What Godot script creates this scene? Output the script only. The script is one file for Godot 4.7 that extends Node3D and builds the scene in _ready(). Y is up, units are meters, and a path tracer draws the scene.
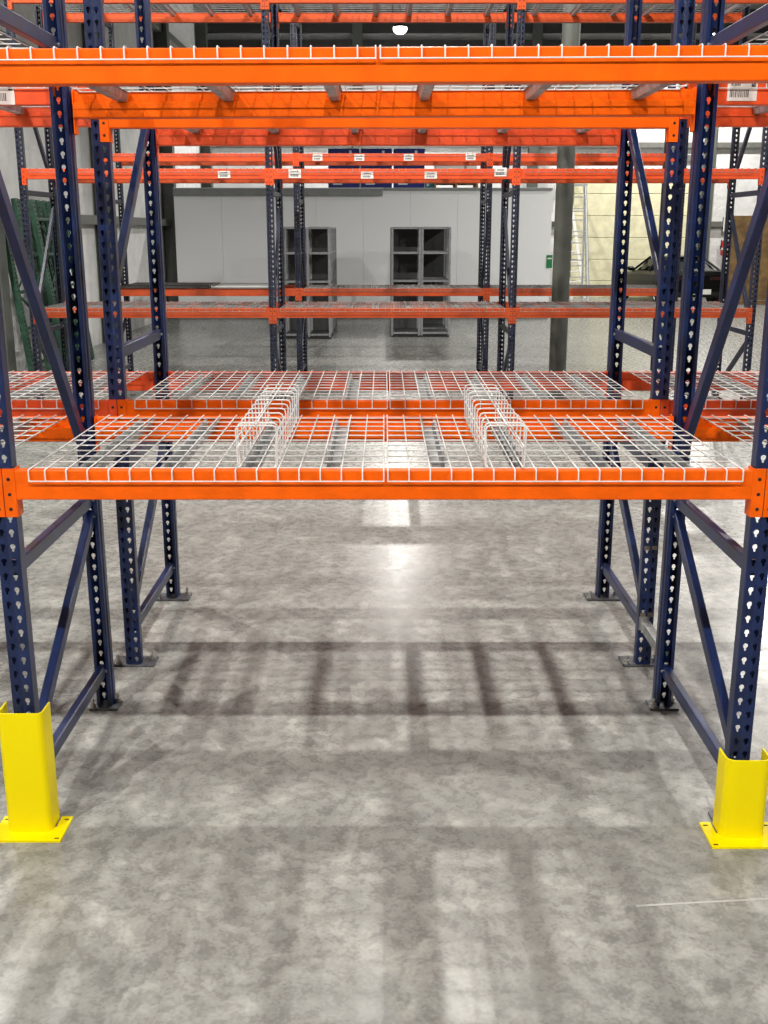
extends Node3D
# Warehouse with four rows of pallet racking. y up, metres. The nearest posts' front faces stand at z = 0.

var M := {}
var cache := {}
var taken := {}

func _ready() -> void:
	setup_camera_and_light()
	make_materials()
	build_shell()
	build_rows()
	build_dividers()
	build_guards()
	build_labels()
	build_background()

# ---------------------------------------------------------------- camera, environment, lamps
const EXPOSURE := 1.0
const LAMP_ENERGY := 32.0
const LAMP_COLOR := Color(1.0, 0.985, 0.96)
const LAMPS := [[0.43, 4.4, "over the front aisle, middle"], [0.43, -6.1, "over the aisle behind the second rack row, middle"], [0.43, -27.5, "glowing above the white room at the back"], [-3.9, 4.4, "over the front aisle, far left"], [9.2, 4.4, "over the front aisle, far right"], [9.2, -6.1, "right of the racks behind the second row"], [8.7, -15.0, "added unseen to brighten the back, beyond the rearmost row"], [9.2, -20.5, "added unseen to brighten the back, right of the white room"], [9.2, -28.5, "above the parked black car"], [-4.5, -6.1, "added unseen beside the left wall to brighten it"]]  # unseen fill lamps added: beyond the rearmost row, beside the white room, left wall

func setup_camera_and_light() -> void:
	var cam := Camera3D.new()
	cam.name = "camera"
	cam.fov = rad_to_deg(2.0 * atan(512.0 / 1071.4))
	cam.position = Vector3(0.0, 2.083, 3.442)
	cam.rotation = Vector3(-0.2577, 0.0, 0.0)
	cam.near = 0.05
	cam.far = 120.0
	add_child(cam)
	cam.current = true
	var env := Environment.new()
	env.background_mode = Environment.BG_COLOR
	env.background_color = Color(0, 0, 0)
	env.ambient_light_source = Environment.AMBIENT_SOURCE_DISABLED
	env.tonemap_mode = Environment.TONE_MAPPER_LINEAR
	env.tonemap_exposure = EXPOSURE
	env.sdfgi_enabled = true
	env.ssao_enabled = true
	env.ssil_enabled = true
	var we := WorldEnvironment.new()
	we.name = "world_environment"
	we.environment = env
	add_child(we)

# ---------------------------------------------------------------- naming helpers
func numbered(called: String) -> String:
	if not taken.has(called):
		taken[called] = 0
		return called
	taken[called] += 1
	return "%s_%03d" % [called, taken[called]]

func thing(called: String, label: String, category: String, at := Vector3.ZERO, turn := 0.0, group := "") -> Node3D:
	var o := Node3D.new()
	o.name = numbered(called)
	add_child(o)
	o.position = at
	o.rotation.y = turn
	o.set_meta("label", label)
	o.set_meta("category", category)
	if group != "":
		o.set_meta("group", group)
	return o

func structure(called: String, mesh: Mesh, mat: Material, at := Vector3.ZERO) -> MeshInstance3D:
	var o := MeshInstance3D.new()
	o.name = numbered(called)
	o.mesh = mesh
	o.material_override = mat
	add_child(o)
	o.position = at
	o.set_meta("kind", "structure")
	return o

func part(called: String, mesh: Mesh, mat: Material, parent: Node3D, at := Vector3.ZERO, rot := Vector3.ZERO) -> MeshInstance3D:
	var o := MeshInstance3D.new()
	var n := called
	var k := 0
	while parent.has_node(n):
		k += 1
		n = "%s_%03d" % [called, k]
	o.name = n
	o.mesh = mesh
	o.material_override = mat
	parent.add_child(o)
	o.position = at
	o.rotation = rot
	return o

# ---------------------------------------------------------------- mesh helpers
func new_st() -> SurfaceTool:
	var st := SurfaceTool.new()
	st.begin(Mesh.PRIMITIVE_TRIANGLES)
	return st

func tri(st: SurfaceTool, a: Vector3, b: Vector3, c: Vector3, n: Vector3) -> void:
	var g := (c - a).cross(b - a)
	if g.length_squared() < 1e-16:
		return
	st.set_normal(n)
	if g.dot(n) >= 0.0:
		st.add_vertex(a); st.add_vertex(b); st.add_vertex(c)
	else:
		st.add_vertex(a); st.add_vertex(c); st.add_vertex(b)

func quad(st: SurfaceTool, a: Vector3, b: Vector3, c: Vector3, d: Vector3, hint: Vector3) -> void:
	var n := (c - a).cross(b - d)
	if n.length_squared() < 1e-18:
		n = hint
	n = n.normalized()
	if n.dot(hint) < 0.0:
		n = -n
	tri(st, a, b, c, n)
	tri(st, a, c, d, n)

# a chamfered box
func rbox_into(st: SurfaceTool, size: Vector3, c := Vector3.ZERO, bev := 0.004) -> void:
	var h := size * 0.5
	var b: float = min(bev, min(h.x, min(h.y, h.z)) * 0.9)
	var axes := [Vector3.RIGHT, Vector3.UP, Vector3.BACK]
	for i in 3:
		var u: Vector3 = axes[i]
		var v: Vector3 = axes[(i + 1) % 3]
		var w: Vector3 = axes[(i + 2) % 3]
		var hu: float = h[i]
		var hv: float = h[(i + 1) % 3]
		var hw: float = h[(i + 2) % 3]
		for s: float in [-1.0, 1.0]:
			var o := c + u * hu * s
			quad(st, o + v * (hv - b) + w * (hw - b), o - v * (hv - b) + w * (hw - b), o - v * (hv - b) - w * (hw - b), o + v * (hv - b) - w * (hw - b), u * s)
		for s: float in [-1.0, 1.0]:
			for t: float in [-1.0, 1.0]:
				var p := c + v * s * (hv - b) + w * t * hw
				var q := c + v * s * hv + w * t * (hw - b)
				quad(st, p + u * (hu - b), p - u * (hu - b), q - u * (hu - b), q + u * (hu - b), v * s + w * t)
	for sx: float in [-1.0, 1.0]:
		for sy: float in [-1.0, 1.0]:
			for sz: float in [-1.0, 1.0]:
				tri(st, c + Vector3(sx * h.x, sy * (h.y - b), sz * (h.z - b)), c + Vector3(sx * (h.x - b), sy * h.y, sz * (h.z - b)), c + Vector3(sx * (h.x - b), sy * (h.y - b), sz * h.z), Vector3(sx, sy, sz).normalized())

func rbox(size: Vector3, bev := 0.004) -> Mesh:
	var key := "rbox%s%s" % [size, bev]
	if not cache.has(key):
		var st := new_st()
		rbox_into(st, size, Vector3.ZERO, bev)
		cache[key] = st.commit()
	return cache[key]

# tube along a polyline
func tube_into(st: SurfaceTool, path: Array, r: float, sides := 6, caps := true) -> void:
	var rings := []
	var ref := Vector3.UP
	for i in path.size():
		var p: Vector3 = path[i]
		var d := Vector3.ZERO
		if i > 0:
			d += (p - path[i - 1]).normalized()
		if i < path.size() - 1:
			d += (path[i + 1] - p).normalized()
		d = d.normalized()
		if i == 0:
			ref = Vector3.UP if abs(d.y) < 0.9 else Vector3.RIGHT
		var a := d.cross(ref).normalized()
		ref = a.cross(d).normalized()
		var k := 1.0
		if i > 0 and i < path.size() - 1:
			k = 1.0 / max(0.6, d.dot((path[i + 1] - p).normalized()))
		var ring := []
		for j in sides:
			var t := TAU * j / sides
			ring.append([p + (a * cos(t) + ref * sin(t)) * r * k, a * cos(t) + ref * sin(t)])
		rings.append(ring)
	for i in path.size() - 1:
		for j in sides:
			var k2 := (j + 1) % sides
			smooth_quad(st, rings[i][j], rings[i][k2], rings[i + 1][k2], rings[i + 1][j])
	if caps:
		for e in [0, path.size() - 1]:
			var n: Vector3 = (path[0] - path[1]).normalized() if e == 0 else (path[e] - path[e - 1]).normalized()
			for j in range(1, sides - 1):
				tri(st, rings[e][0][0], rings[e][j][0], rings[e][j + 1][0], n)

func smooth_tri(st: SurfaceTool, a: Array, b: Array, c: Array) -> void:
	var g: Vector3 = (c[0] - a[0]).cross(b[0] - a[0])
	if g.length_squared() < 1e-18:
		return
	var order := [a, b, c] if g.dot(a[1] + b[1] + c[1]) >= 0.0 else [a, c, b]
	for v in order:
		st.set_normal(v[1])
		st.add_vertex(v[0])

func smooth_quad(st: SurfaceTool, a: Array, b: Array, c: Array, d: Array) -> void:
	smooth_tri(st, a, b, c)
	smooth_tri(st, a, c, d)

# closed polygon (points given in the plane of axes u, v) swept from w0 to w1 along axis w
func prism_into(st: SurfaceTool, poly: PackedVector2Array, u: Vector3, v: Vector3, w: Vector3, w0: float, w1: float, caps := true) -> void:
	var n := poly.size()
	var area := 0.0
	for i in n:
		area += poly[i].cross(poly[(i + 1) % n])
	var sg := 1.0 if area > 0.0 else -1.0
	for i in n:
		var a := poly[i]
		var b := poly[(i + 1) % n]
		var e := (b - a) * sg
		var hint := u * e.y - v * e.x
		quad(st, u * a.x + v * a.y + w * w0, u * b.x + v * b.y + w * w0, u * b.x + v * b.y + w * w1, u * a.x + v * a.y + w * w1, hint)
	if caps:
		var idx := Geometry2D.triangulate_polygon(poly)
		for i in range(0, idx.size(), 3):
			for s in 2:
				var ww: float = w0 if s == 0 else w1
				var nn: Vector3 = -w if s == 0 else w
				if w1 < w0:
					nn = -nn
				tri(st, u * poly[idx[i]].x + v * poly[idx[i]].y + w * ww, u * poly[idx[i + 1]].x + v * poly[idx[i + 1]].y + w * ww, u * poly[idx[i + 2]].x + v * poly[idx[i + 2]].y + w * ww, nn)

# surface of revolution about y: profile of (radius, height)
func lathe(profile: Array, sides := 24, smooth := true) -> Mesh:
	var st := new_st()
	for i in profile.size() - 1:
		var p: Vector2 = profile[i]
		var q: Vector2 = profile[i + 1]
		var e := q - p
		var nr := Vector2(e.y, -e.x).normalized()
		for j in sides:
			var t0 := TAU * j / sides
			var t1 := TAU * (j + 1) / sides
			var d0 := Vector3(cos(t0), 0, sin(t0))
			var d1 := Vector3(cos(t1), 0, sin(t1))
			var n0 := (d0 * nr.x + Vector3.UP * nr.y)
			var n1 := (d1 * nr.x + Vector3.UP * nr.y)
			smooth_quad(st, [d0 * p.x + Vector3.UP * p.y, n0], [d1 * p.x + Vector3.UP * p.y, n1], [d1 * q.x + Vector3.UP * q.y, n1], [d0 * q.x + Vector3.UP * q.y, n0])
	return st.commit()

# ---------------------------------------------------------------- materials
func noise_image(size: int, freq: float, seed_value: int, octaves := 5, kind := FastNoiseLite.TYPE_SIMPLEX_SMOOTH) -> Image:
	var n := FastNoiseLite.new()
	n.seed = seed_value
	n.noise_type = kind
	n.frequency = freq
	n.fractal_type = FastNoiseLite.FRACTAL_FBM
	n.fractal_octaves = octaves
	n.fractal_gain = 0.55
	return n.get_seamless_image(size, size, false, false, 0.12, true)

func paint(c: Color, rough: float, tex: Texture2D = null, scale := 1.0, metal := 0.0) -> StandardMaterial3D:
	var m := StandardMaterial3D.new()
	m.albedo_color = c
	m.roughness = rough
	m.metallic = metal
	if tex:
		m.albedo_texture = tex
		m.uv1_triplanar = true
		m.uv1_world_triplanar = true
		m.uv1_scale = Vector3.ONE * scale
	return m

func wear_texture(lo: float, hi: float, seed_value: int, freq := 0.02) -> ImageTexture:
	var src := noise_image(256, freq, seed_value)
	var img := Image.create(256, 256, true, Image.FORMAT_RGB8)
	for y in 256:
		for x in 256:
			var v: float = lerp(lo, hi, clamp(src.get_pixel(x, y).r * 1.1, 0.0, 1.0))
			img.set_pixel(x, y, Color(v, v, v))
	img.generate_mipmaps()
	return ImageTexture.create_from_image(img)

func floor_textures() -> Array:
	var size := 1024
	var big := noise_image(size, 0.005, 11, 5)
	var cloud := noise_image(size, 0.010, 23, 7)
	var patchy := noise_image(size, 0.03, 31, 6)
	var fine := noise_image(size, 0.12, 37, 4)
	var img := Image.create(size, size, true, Image.FORMAT_RGB8)
	var rgh := Image.create(size, size, true, Image.FORMAT_RGB8)
	for y in size:
		for x in size:
			var b := big.get_pixel(x, y).r
			var c := cloud.get_pixel((x + int(b * 60.0)) % size, (y + int(b * 80.0)) % size).r
			var q := patchy.get_pixel((x + int(c * 18.0)) % size, (y + int(b * 40.0)) % size).r
			var f := fine.get_pixel(x, y).r
			var pale: float = smoothstep(0.55, 0.78, c)
			var v: float = 0.575 + (b - 0.5) * 0.06 + (c - 0.5) * 0.08 + (q - 0.5) * 0.15 + (f - 0.5) * 0.11 + pale * 0.045
			v = clamp(v, 0.2, 0.95)
			img.set_pixel(x, y, Color(v, v, v * 0.97))
			var r: float = clamp(0.28 + (q - 0.5) * 0.12 + (f - 0.5) * 0.05, 0.15, 0.6)
			rgh.set_pixel(x, y, Color(r, r, r))
	img.generate_mipmaps()
	rgh.generate_mipmaps()
	return [ImageTexture.create_from_image(img), ImageTexture.create_from_image(rgh)]

func make_materials() -> void:
	var soft := wear_texture(0.88, 1.0, 5)
	var strong := wear_texture(0.66, 1.0, 7, 0.012)
	M.orange = paint(Color(1.0, 0.405, 0.02), 0.40, soft, 1.3)
	M.orange.metallic_specular = 0.3
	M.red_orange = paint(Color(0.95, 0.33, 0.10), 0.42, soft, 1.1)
	M.shaded_orange = paint(Color(0.76, 0.29, 0.09), 0.45, soft, 1.1)  # weaker light on the far beams is put into this darker orange
	M.navy = paint(Color(0.09, 0.168, 0.36), 0.32, strong, 2.1)
	M.navy_old = paint(Color(0.14, 0.165, 0.25), 0.38, strong, 1.7)
	M.zinc = paint(Color(0.93, 0.93, 0.92), 0.42, soft, 3.0, 0.0)
	M.old_wire = paint(Color(0.62, 0.61, 0.60), 0.5, strong, 3.0)
	M.scuff = paint(Color(0.50, 0.46, 0.41), 0.6, strong, 6.0)
	M.galv = paint(Color(0.70, 0.71, 0.71), 0.42, strong, 4.0, 0.3)
	M.yellow = paint(Color(1.0, 0.915, 0.0), 0.38, null)
	M.yellow.metallic_specular = 0.3
	M.steel = paint(Color(0.45, 0.46, 0.48), 0.45, strong, 5.0, 0.6)
	M.bolt = paint(Color(0.78, 0.78, 0.76), 0.3, null, 1.0, 0.85)
	M.dark_hole = paint(Color(0.05, 0.04, 0.04), 0.8)
	M.column = paint(Color(0.37, 0.385, 0.36), 0.55, soft, 0.7)
	M.girt = paint(Color(0.46, 0.46, 0.44), 0.6, soft, 0.7)
	M.rafter = paint(Color(0.22, 0.22, 0.21), 0.6, soft, 0.7)
	M.insulation = paint(Color(0.96, 0.96, 0.955), 0.55, wear_texture(0.92, 1.0, 41, 0.02), 0.35)
	var bump := ImageTexture.create_from_image(bump_image())
	M.insulation.normal_enabled = true
	M.insulation.normal_texture = bump
	M.insulation.normal_scale = 0.6
	M.roof = paint(Color(0.42, 0.42, 0.41), 0.7, soft, 0.3)
	M.room_panel = paint(Color(0.93, 0.94, 0.945), 0.42)
	M.room_trim = paint(Color(0.55, 0.565, 0.56), 0.5, soft, 0.5)
	M.door = paint(Color(0.97, 0.95, 0.80), 0.5, soft, 0.5)
	M.seam = paint(Color(0.5, 0.49, 0.42), 0.6)
	M.cage = paint(Color(0.58, 0.59, 0.60), 0.45, soft, 2.0)
	M.cage_panel = paint(Color(0.25, 0.255, 0.25), 0.6, soft, 1.0)
	M.black = paint(Color(0.035, 0.036, 0.04), 0.5)
	M.car_paint = paint(Color(0.02, 0.021, 0.025), 0.3)
	M.car_paint.metallic_specular = 0.3
	M.car_glass = paint(Color(0.10, 0.13, 0.13), 0.08)
	M.white = paint(Color(0.90, 0.90, 0.88), 0.5)
	M.alu = paint(Color(0.82, 0.83, 0.83), 0.4, soft, 2.0, 0.4)
	M.red = paint(Color(0.72, 0.07, 0.06), 0.4)
	M.green = paint(Color(0.20, 0.36, 0.28), 0.5, strong, 2.0)
	M.sign_green = paint(Color(0.02, 0.48, 0.26), 0.5)
	M.ply = paint(Color(0.60, 0.47, 0.29), 0.7, strong, 0.8)
	M.pallet = paint(Color(0.68, 0.53, 0.34), 0.8, strong, 2.0)
	M.blue = paint(Color(0.08, 0.15, 0.48), 0.5, soft, 1.0)
	M.cyan = paint(Color(0.15, 0.62, 0.68), 0.5)
	M.sheet_dark = paint(Color(0.25, 0.24, 0.225), 0.6, strong, 1.0)
	M.sheet_grey = paint(Color(0.62, 0.63, 0.62), 0.5, soft, 1.0)
	M.lamp_body = paint(Color(0.12, 0.12, 0.125), 0.5)
	M.lens = StandardMaterial3D.new()
	M.lens.albedo_color = Color(0.95, 0.95, 0.93)
	M.lens.emission_enabled = true
	M.lens.emission = LAMP_COLOR
	M.lens.emission_energy_multiplier = 12.0
	M.joint = paint(Color(0.72, 0.72, 0.70), 0.6)
	M.label = label_material(false)
	M.label_big = label_material(true)
	var ft := floor_textures()
	var fm := StandardMaterial3D.new()
	fm.albedo_texture = ft[0]
	fm.albedo_color = Color(1, 1, 1)
	fm.roughness = 1.0
	fm.roughness_texture = ft[1]
	fm.metallic_specular = 0.38
	fm.uv1_triplanar = true
	fm.uv1_world_triplanar = true
	fm.uv1_scale = Vector3.ONE * 0.41
	fm.uv1_offset = Vector3(0.37, 0, 0.11)
	M.floor = fm

func bump_image() -> Image:
	var n := noise_image(512, 0.012, 77, 4)
	n.convert(Image.FORMAT_RGB8)
	n.bump_map_to_normal_map(6.0)
	n.generate_mipmaps()
	return n

# printed location labels: a barcode, a smudge of text too small to read
func label_material(big: bool) -> StandardMaterial3D:
	var w := 128
	var h := 80
	var img := Image.create(w, h, true, Image.FORMAT_RGB8)
	img.fill(Color(0.93, 0.92, 0.90))
	var rng := RandomNumberGenerator.new()
	rng.seed = 99
	var ink := Color(0.16, 0.15, 0.15)
	if big:
		var x := 10
		while x < 90:
			var bw := rng.randi_range(1, 4)
			img.fill_rect(Rect2i(x, 34, bw, 32), ink)
			x += bw + rng.randi_range(2, 4)
		for k in 6:
			img.fill_rect(Rect2i(14 + k * 7, 10, 5, 9), ink)
			img.fill_rect(Rect2i(15 + k * 7, 12, 2, 3), Color(0.9, 0.9, 0.88))
		img.fill_rect(Rect2i(104, 6, 18, 18), ink)
		img.fill_rect(Rect2i(108, 10, 4, 4), Color(0.9, 0.9, 0.88))
		img.fill_rect(Rect2i(115, 15, 4, 4), Color(0.9, 0.9, 0.88))
	else:
		var x := 18
		while x < 108:
			var bw := rng.randi_range(3, 9)
			img.fill_rect(Rect2i(x, 44, bw, 24), ink)
			x += bw + rng.randi_range(2, 5)
		for k in 7:
			img.fill_rect(Rect2i(28 + k * 11, 14, 8, 14), Color(0.35, 0.34, 0.34))
	img.generate_mipmaps()
	var m := StandardMaterial3D.new()
	m.albedo_texture = ImageTexture.create_from_image(img)
	m.roughness = 0.5
	return m

# ---------------------------------------------------------------- the building
const LEFT_X := -5.35
const RIGHT_X := 24.0
const BACK_Z := -31.5
const FRONT_Z := 20.0
const ROOF_Y := 8.25

func build_shell() -> void:
	var cx := (LEFT_X + RIGHT_X) * 0.5
	var cz := (BACK_Z + FRONT_Z) * 0.5
	var wx := RIGHT_X - LEFT_X
	var wz := FRONT_Z - BACK_Z
	var fl := structure("floor", rbox(Vector3(wx + 0.8, 0.2, wz + 0.8), 0.001), M.floor, Vector3(cx, -0.1, cz))
	var jm := part("control_joint", rbox(Vector3(1.9, 0.002, 0.009), 0.0005), M.joint, fl, Vector3(1.75 - cx, 0.1005, 0.38 - cz), Vector3(0, 0.087, 0))
	jm.set_meta("label", "pale filled joint line in the concrete")
	var ceil := structure("ceiling", rbox(Vector3(wx + 0.8, 0.2, wz + 0.8), 0.001), M.roof, Vector3(cx, ROOF_Y + 0.1, cz))
	# purlins run left to right under the roof
	for i in 16:
		part("purlin", purlin_mesh(wx), M.rafter, ceil, Vector3(0, -0.1, BACK_Z + 1.2 + i * 3.2 - cz))
	var wl := structure("wall_left", rbox(Vector3(0.3, ROOF_Y, wz + 0.8), 0.001), M.insulation, Vector3(LEFT_X - 0.15, ROOF_Y * 0.5, cz))
	var wb := structure("wall_back", rbox(Vector3(wx + 0.8, ROOF_Y, 0.3), 0.001), M.insulation, Vector3(cx, ROOF_Y * 0.5, BACK_Z - 0.15))
	structure("wall_right", rbox(Vector3(0.3, ROOF_Y, wz + 0.8), 0.001), M.insulation, Vector3(RIGHT_X + 0.15, ROOF_Y * 0.5, cz))
	structure("wall_front", rbox(Vector3(wx + 0.8, ROOF_Y, 0.3), 0.001), M.insulation, Vector3(cx, ROOF_Y * 0.5, FRONT_Z + 0.15))
	# girts on the left and back walls
	for h: float in [2.25, 4.6, 6.6]:
		part("girt", rbox(Vector3(0.2, 0.16, wz), 0.004), M.girt, wl, Vector3(0.25, h - ROOF_Y * 0.5, 0))
		if h > 4.0:
			part("girt", rbox(Vector3(wx, 0.16, 0.2), 0.004), M.girt, wb, Vector3(0, h - ROOF_Y * 0.5, 0.25))
		else:
			part("girt", rbox(Vector3(11.0, 0.16, 0.2), 0.004), M.girt, wb, Vector3(-5.5 + 5.6 - cx, h - ROOF_Y * 0.5, 0.25))
			part("girt", rbox(Vector3(13.9, 0.16, 0.2), 0.004), M.girt, wb, Vector3(17.0 - cx, h - ROOF_Y * 0.5, 0.25))
	for k in 6:
		part("upper_cladding", rbox(Vector3(wx / 6.0 - 0.01, 1.5, 0.06), 0.004), M.insulation, wb, Vector3(-wx * 0.5 + wx / 12.0 + k * wx / 6.0, 7.48 - ROOF_Y * 0.5, 0.165))
	part("eave_beam", rbox(Vector3(wx, 0.36, 0.25), 0.004), M.rafter, wb, Vector3(0, 7.98 - ROOF_Y * 0.5, 0.3))
	part("eave_beam", rbox(Vector3(wx, 0.34, 0.25), 0.004), M.rafter, wb, Vector3(0, 7.42 - ROOF_Y * 0.5, 0.3))
	# steel wall columns
	for z: float in [-29.4, -23.5, -17.2, -11.1, -5.0, 1.2, 7.4, 13.6]:
		part("wall_column", i_beam(0.32, 0.30, ROOF_Y), M.column, wl, Vector3(0.15 + 0.16, 0, z - cz), Vector3(0, PI / 2, 0))
	for x: float in [-0.8, 4.6, 10.05, 15.5, 20.9]:
		part("wall_column", i_beam(0.32, 0.30, ROOF_Y), M.column, wb, Vector3(x - cx, 0, 0.15 + 0.16))
	# rafters across the hall
	for z: float in [-23.5, -17.2, -11.1, -5.0, 1.2, 7.4]:
		var r := part("rafter", rbox(Vector3(wx, 0.5, 0.22), 0.004), M.rafter, ceil, Vector3(0, -0.35, z - cz))
		r.set_meta("label", "dark steel roof rafter")
	# sectional overhead door in the back wall
	var d := Node3D.new()
	d.name = "door_1"
	add_child(d)
	d.position = Vector3(7.87, 0, BACK_Z + 0.02)
	d.set_meta("kind", "structure")
	for k in 6:
		part("door_panel", rbox(Vector3(3.9, 0.652, 0.06), 0.012), M.door, d, Vector3(0, 0.5 - 0.33 + k * 0.665, 0.03))
	for s: float in [-1.0, 1.0]:
		part("door_track", rbox(Vector3(0.07, 4.2, 0.09), 0.004), M.girt, d, Vector3(s * 2.0, 2.1, 0.05))
	part("door_header", rbox(Vector3(4.1, 0.2, 0.1), 0.004), M.girt, d, Vector3(0, 4.22, 0.05))
	# the white room standing inside the hall
	var room := Node3D.new()
	room.name = "wall_white_room"
	add_child(room)
	room.position = Vector3(-0.49, 0, -22.71)
	room.set_meta("kind", "structure")
	for k in 8:
		part("wall_panel", rbox(Vector3(1.107, 2.97, 0.1), 0.004), M.room_panel, room, Vector3(-4.44 + 0.555 + k * 1.11, 1.485, -0.05))
	for k in 7:
		part("wall_panel", rbox(Vector3(0.1, 2.97, 1.107), 0.004), M.room_panel, room, Vector3(4.39, 1.485, -0.1 - 0.555 - k * 1.11))
		part("wall_panel", rbox(Vector3(0.1, 2.97, 1.107), 0.004), M.room_panel, room, Vector3(-4.39, 1.485, -0.1 - 0.555 - k * 1.11))
	part("roof_slab", rbox(Vector3(8.88, 0.06, 8.0), 0.004), M.room_panel, room, Vector3(0, 3.0, -4.0))
	part("roof_trim", rbox(Vector3(4.9, 0.17, 0.05), 0.004), M.room_trim, room, Vector3(-1.99, 2.93, 0.026))
	part("roof_trim", rbox(Vector3(3.96, 0.05, 0.05), 0.004), M.room_trim, room, Vector3(2.45, 3.0, 0.026))
	part("skirting", rbox(Vector3(8.88, 0.09, 0.03), 0.004), M.room_trim, room, Vector3(0, 0.045, 0.016))
	# lamps
	for l in LAMPS:
		lamp(l[0], l[1], l[2])

func purlin_mesh(length: float) -> Mesh:
	var st := new_st()
	var poly := PackedVector2Array([Vector2(-0.03, 0), Vector2(0.03, 0), Vector2(0.004, -0.01), Vector2(0.004, -0.19), Vector2(0.06, -0.2), Vector2(0.06, -0.206), Vector2(-0.004, -0.206), Vector2(-0.004, -0.01)])
	prism_into(st, poly, Vector3.BACK, Vector3.UP, Vector3.RIGHT, -length * 0.5, length * 0.5)
	return st.commit()

# wide-flange column: w across the flanges, d deep (local z), centred in height
func i_beam(d: float, w: float, h: float) -> Mesh:
	var key := "ibeam%s%s%s" % [d, w, h]
	if cache.has(key):
		return cache[key]
	var t := 0.016
	var a := w * 0.5
	var b := d * 0.5
	var st := new_st()
	var poly := PackedVector2Array([Vector2(-a, -b), Vector2(a, -b), Vector2(a, -b + t), Vector2(t * 0.5, -b + t), Vector2(t * 0.5, b - t), Vector2(a, b - t), Vector2(a, b), Vector2(-a, b), Vector2(-a, b - t), Vector2(-t * 0.5, b - t), Vector2(-t * 0.5, -b + t), Vector2(-a, -b + t)])
	prism_into(st, poly, Vector3.RIGHT, Vector3.BACK, Vector3.UP, -h * 0.5, h * 0.5)
	cache[key] = st.commit()
	return cache[key]

func lamp(x: float, z: float, where: String) -> void:
	var o := thing("high_bay_lamp", "round black high bay lamp " + where, "lamp", Vector3(x, 7.3, z), 0.0, "high bay lamps under the roof")
	if not cache.has("lamp_body"):
		cache.lamp_body = lathe([Vector2(0.0, 0.16), Vector2(0.07, 0.16), Vector2(0.08, 0.07), Vector2(0.19, 0.05), Vector2(0.205, 0.03), Vector2(0.205, 0.0), Vector2(0.18, 0.0)], 28)
		cache.lamp_lens = lathe([Vector2(0.18, 0.004), Vector2(0.185, -0.05), Vector2(0.165, -0.10), Vector2(0.11, -0.15), Vector2(0.0, -0.175)], 28)
		var st := new_st()
		tube_into(st, [Vector3(0, 0.15, 0), Vector3(0, ROOF_Y - 7.3, 0)], 0.012, 8)
		cache.lamp_rod = st.commit()
	part("housing", cache.lamp_body, M.lamp_body, o)
	part("lens", cache.lamp_lens, M.lens, o)
	part("hanger_rod", cache.lamp_rod, M.lamp_body, o)
	var li := SpotLight3D.new()
	li.name = "lamp_light"
	li.light_color = LAMP_COLOR
	li.light_energy = LAMP_ENERGY
	li.light_size = 0.06
	li.spot_range = 60.0
	li.spot_attenuation = 2.0
	li.spot_angle = 83.0
	li.spot_angle_attenuation = 0.35
	li.rotation = Vector3(-PI / 2, 0, 0)
	li.shadow_enabled = true
	o.add_child(li)
	li.position = Vector3(0, -0.25, 0)

# ---------------------------------------------------------------- pallet racking
const POST_W := 0.076
const PITCH := 0.0508
const POST_N := 96
const SPAN := 2.438

func hole_radius(t: float) -> float:
	# keyhole: a big circle over a small one, seen from the hole's centre
	var best := 0.0
	var d := Vector2(cos(t), sin(t))
	for c in [[0.004, 0.0092], [-0.0095, 0.0050]]:
		var b: float = d.y * c[0]
		var q: float = b * b - (c[0] * c[0] - c[1] * c[1])
		if q >= 0.0:
			best = max(best, b + sqrt(q))
	return best

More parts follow.
